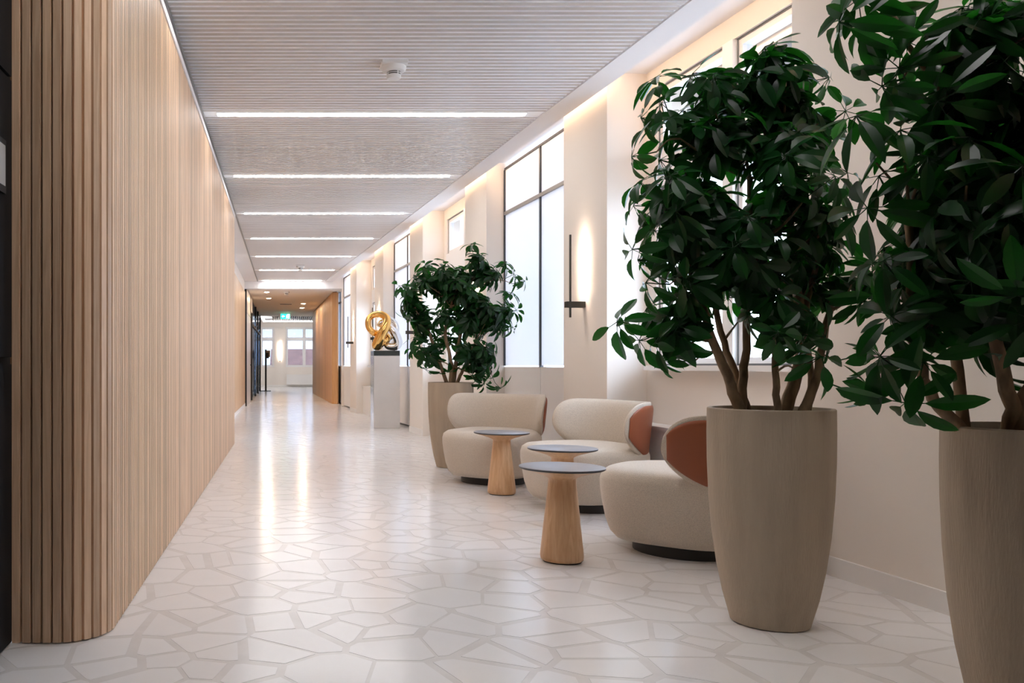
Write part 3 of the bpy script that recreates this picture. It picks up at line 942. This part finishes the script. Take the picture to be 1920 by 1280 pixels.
def plant(label, x, y, d, blobs, trunks, singles, seed, meshes, per=7, sc=1.0, limit=290, xmax=None):
    """blobs: (px, py, rx, ry, rdepth, n branches) in photograph pixels at depth d; trunks: list of pixel paths"""
    rnd = random.Random(seed)
    t = thing('potted_plant', label, 'potted plant', (x,y,0), 0, 'umbrella plants in tall clay pots')
    link('pot', pot_me, t); link('soil', soil_me, t)
    k = d/F
    def loc(u,v,dd=0): return Vector(((u-VX)*k - x, dd, 1.0+(VY-v)*k))
    ends = []
    for tr in trunks:
        pts = [loc(*p[:3]) for p in tr['p']]
        n = 14
        sp_ = spline(pts, n)
        r0, r1 = tr['r']
        MB().tube([q+Vector((rnd.uniform(-1,1),rnd.uniform(-1,1),0))*.004 for q in sp_], [r0+(r1-r0)*i/(n-1) for i in range(n)], 10).build('stem', M['bark'], t, smooth=True, sharp=None)
        ends += sp_[6:]
    cx = Vector((0,0,POT_H+.35))
    tips = []
    for (u,v,rx,ry,rd,n) in blobs:
        c = loc(u,v)
        for i in range(n):
            while True:
                q = Vector((rnd.uniform(-1,1),rnd.uniform(-1,1),rnd.uniform(-1,1)))
                if .35 < q.length < 1: break
            tips.append(c + Vector((q.x*rx*k, q.y*rd, q.z*ry*k)))
    total = 0
    def ok(p):
        wx, wy = p.x+x, p.y+y
        lim = (2.945-.082*wy) if wy < 4.2 else 99
        return wx < lim-.10
    for tip in tips:
        if not ok(tip): continue
        lower = [e for e in ends if e.z < tip.z-.05] or ends
        st = min(lower, key=lambda e: (e-tip).length + .5*max(0,e.z-tip.z))
        mid = st.lerp(tip,.5) + Vector((rnd.uniform(-.03,.03),rnd.uniform(-.03,.03),-.02))
        sp_ = spline([st,mid,tip],8)
        MB().tube(sp_, [.008-.0007*i for i in range(8)], 5).build('branch', M['bark'], t, smooth=True, sharp=None)
        for i in range(per):
            if total >= limit: break
            f = rnd.uniform(.45,1.0) if i else 1.0
            p = sp_[min(7,int(f*7))]
            out = Vector((p.x, p.y, (p.z-cx.z)*.5))
            if out.length > 1e-4: out.normalize()
            dv = out*rnd.uniform(.6,1.3) + Vector((rnd.uniform(-1,1),rnd.uniform(-1,1),rnd.uniform(-.3,1.0))).normalized()*.8
            leaf_at(t, p, dv, rnd, meshes, sc*rnd.uniform(.85,1.15))
            total += 1
    for (u,v,dd) in singles:
        p = loc(u,v,dd)
        st = min(ends, key=lambda e: (e-p).length)
        far = min(tips, key=lambda e: (e-p).length)
        if (far-p).length < (st-p).length: st = far
        dv = (p-st).normalized()
        base = p - dv*.09*sc
        sp_ = spline([st, st.lerp(base,.5)+Vector((0,0,.02)), base],6)
        MB().tube(sp_, [.005,.0045,.004,.0035,.003,.003], 5).build('branch', M['bark'], t, smooth=True, sharp=None)
        leaf_at(t, base, dv+Vector((0,0,.35)), rnd, meshes, sc*rnd.uniform(.95,1.15))
    return t

plant('large umbrella plant in a tall clay pot in front of the window', 1.888, 3.326, 3.326,
      [(1410,380,140,200,.24,15),(1310,260,70,70,.18,5),(1320,440,60,80,.2,5),(1460,200,80,60,.2,5),(1520,470,60,170,.22,6),(1255,330,30,120,.16,4),(1290,570,60,50,.2,3),(1430,590,100,40,.22,3)],
      [dict(p=[(1385,775,-.02),(1362,715,-.02),(1325,625,-.03),(1300,520,0)],r=(.022,.013)),
       dict(p=[(1390,775,.0),(1400,700,.02),(1412,640,.05),(1415,470,.05),(1420,330,.05)],r=(.018,.011)),
       dict(p=[(1442,778,-.05),(1440,720,-.06),(1436,650,-.05),(1400,520,-.05)],r=(.014,.010)),
       dict(p=[(1470,778,.0),(1488,720,.0),(1510,640,.02),(1500,480,.05),(1490,300,.05)],r=(.026,.013)),
       dict(p=[(1490,778,-.04),(1510,730,-.05),(1530,660,-.03),(1560,560,0)],r=(.020,.011)),
       dict(p=[(1520,778,.02),(1530,700,.03),(1525,600,.05),(1550,480,.05)],r=(.013,.010)),
       dict(p=[(1420,778,.06),(1395,690,.08),(1370,600,.10),(1340,430,.10)],r=(.016,.010))],
      [(1235,170,0),(1215,240,.0),(1185,310,-.02),(1200,350,.02),(1240,450,-.05),(1205,480,-.03),(1215,545,0),(1165,625,-.04),(1200,650,0),(1235,660,-.05),
       (1260,600,0),(1450,112,0),(1500,135,-.03),(1540,160,0),(1400,160,0),(1330,150,.03),(1290,165,-.05),(1590,220,.0),(1610,330,.05),(1260,690,0),(1390,650,-.25),(1455,690,-.25),(1580,690,-.1),(1560,740,-.12)],
      5, LEAVES, per=6, limit=270)
plant('largest umbrella plant in a clay pot cut off by the right edge of the photo', 2.04, 2.30, 2.30,
      [(1905,410,105,190,.22,22),(1890,180,60,80,.18,3),(1790,500,35,80,.18,3),(1930,60,60,60,.18,3),(1765,420,25,90,.14,2),(2050,350,90,240,.2,5)],
      [dict(p=[(1875,815,-.04),(1868,760,-.05),(1850,700,-.05),(1835,600,-.04),(1800,420,0)],r=(.022,.012)),
       dict(p=[(1885,815,-.05),(1895,740,-.06),(1925,670,-.05),(1935,560,0),(1930,300,.03)],r=(.030,.014)),
       dict(p=[(1815,808,.02),(1770,760,.02),(1730,700,.0),(1720,600,.02),(1730,400,.05)],r=(.017,.010)),
       dict(p=[(1960,815,0),(1990,700,0),(2020,500,.05)],r=(.024,.012)),
       dict(p=[(1850,812,.08),(1845,650,.1),(1840,400,.1),(1830,200,.08),(1740,90,.05),(1690,0,.05)],r=(.016,.006))],
      [(1640,70,0),(1690,100,-.02),(1660,180,0),(1665,250,-.05),(1640,330,0),(1810,50,0),(1870,20,-.05),(1620,20,0),(1765,560,-.22),(1810,620,-.22),(1720,560,-.18),(1680,700,-.1),(1665,770,-.08),(1600,70,0),(1700,150,0),(1740,230,-.05),(1620,250,.02),(1700,300,-.08),(1840,90,-.05),(1760,300,-.1),(1650,420,0),(1650,520,-.03),
       (1640,620,-.05),(1630,690,-.05),(1900,540,-.25),(1840,480,-.24),(1800,350,-.22)],
      9, LEAVES_BIG, per=6, limit=265)
plant('umbrella plant in a clay pot beside the farthest lounge chair', 1.633, 8.43, 8.43,
      [(862,570,80,80,.34,15),(870,510,55,30,.25,6),(850,655,65,35,.25,6),(815,545,30,40,.22,4),(915,610,40,70,.25,7),(790,575,30,60,.25,6),(895,670,22,40,.15,4)],
      [dict(p=[(838,722,0),(825,680,0),(812,640,.05),(800,600,.1)],r=(.020,.013)),
       dict(p=[(843,722,-.03),(845,680,-.03),(835,620,0),(850,560,0)],r=(.020,.013)),
       dict(p=[(850,722,.03),(858,670,.03),(868,610,.05),(880,540,.05)],r=(.022,.013)),
       dict(p=[(855,722,0),(868,690,-.03),(890,640,-.05)],r=(.018,.012))],
      [(752,545,0),(770,655,0),(775,640,-.1),(795,650,0),(885,470,0),(905,485,0),(945,505,0),(965,520,0),(980,535,0),(955,560,0),(965,590,0),(910,700,-.1),(900,725,-.12),(925,720,-.1),(780,530,0),(800,500,0),(765,600,0),(960,620,0)],
      23, LEAVES, per=6, limit=275, sc=1.08)
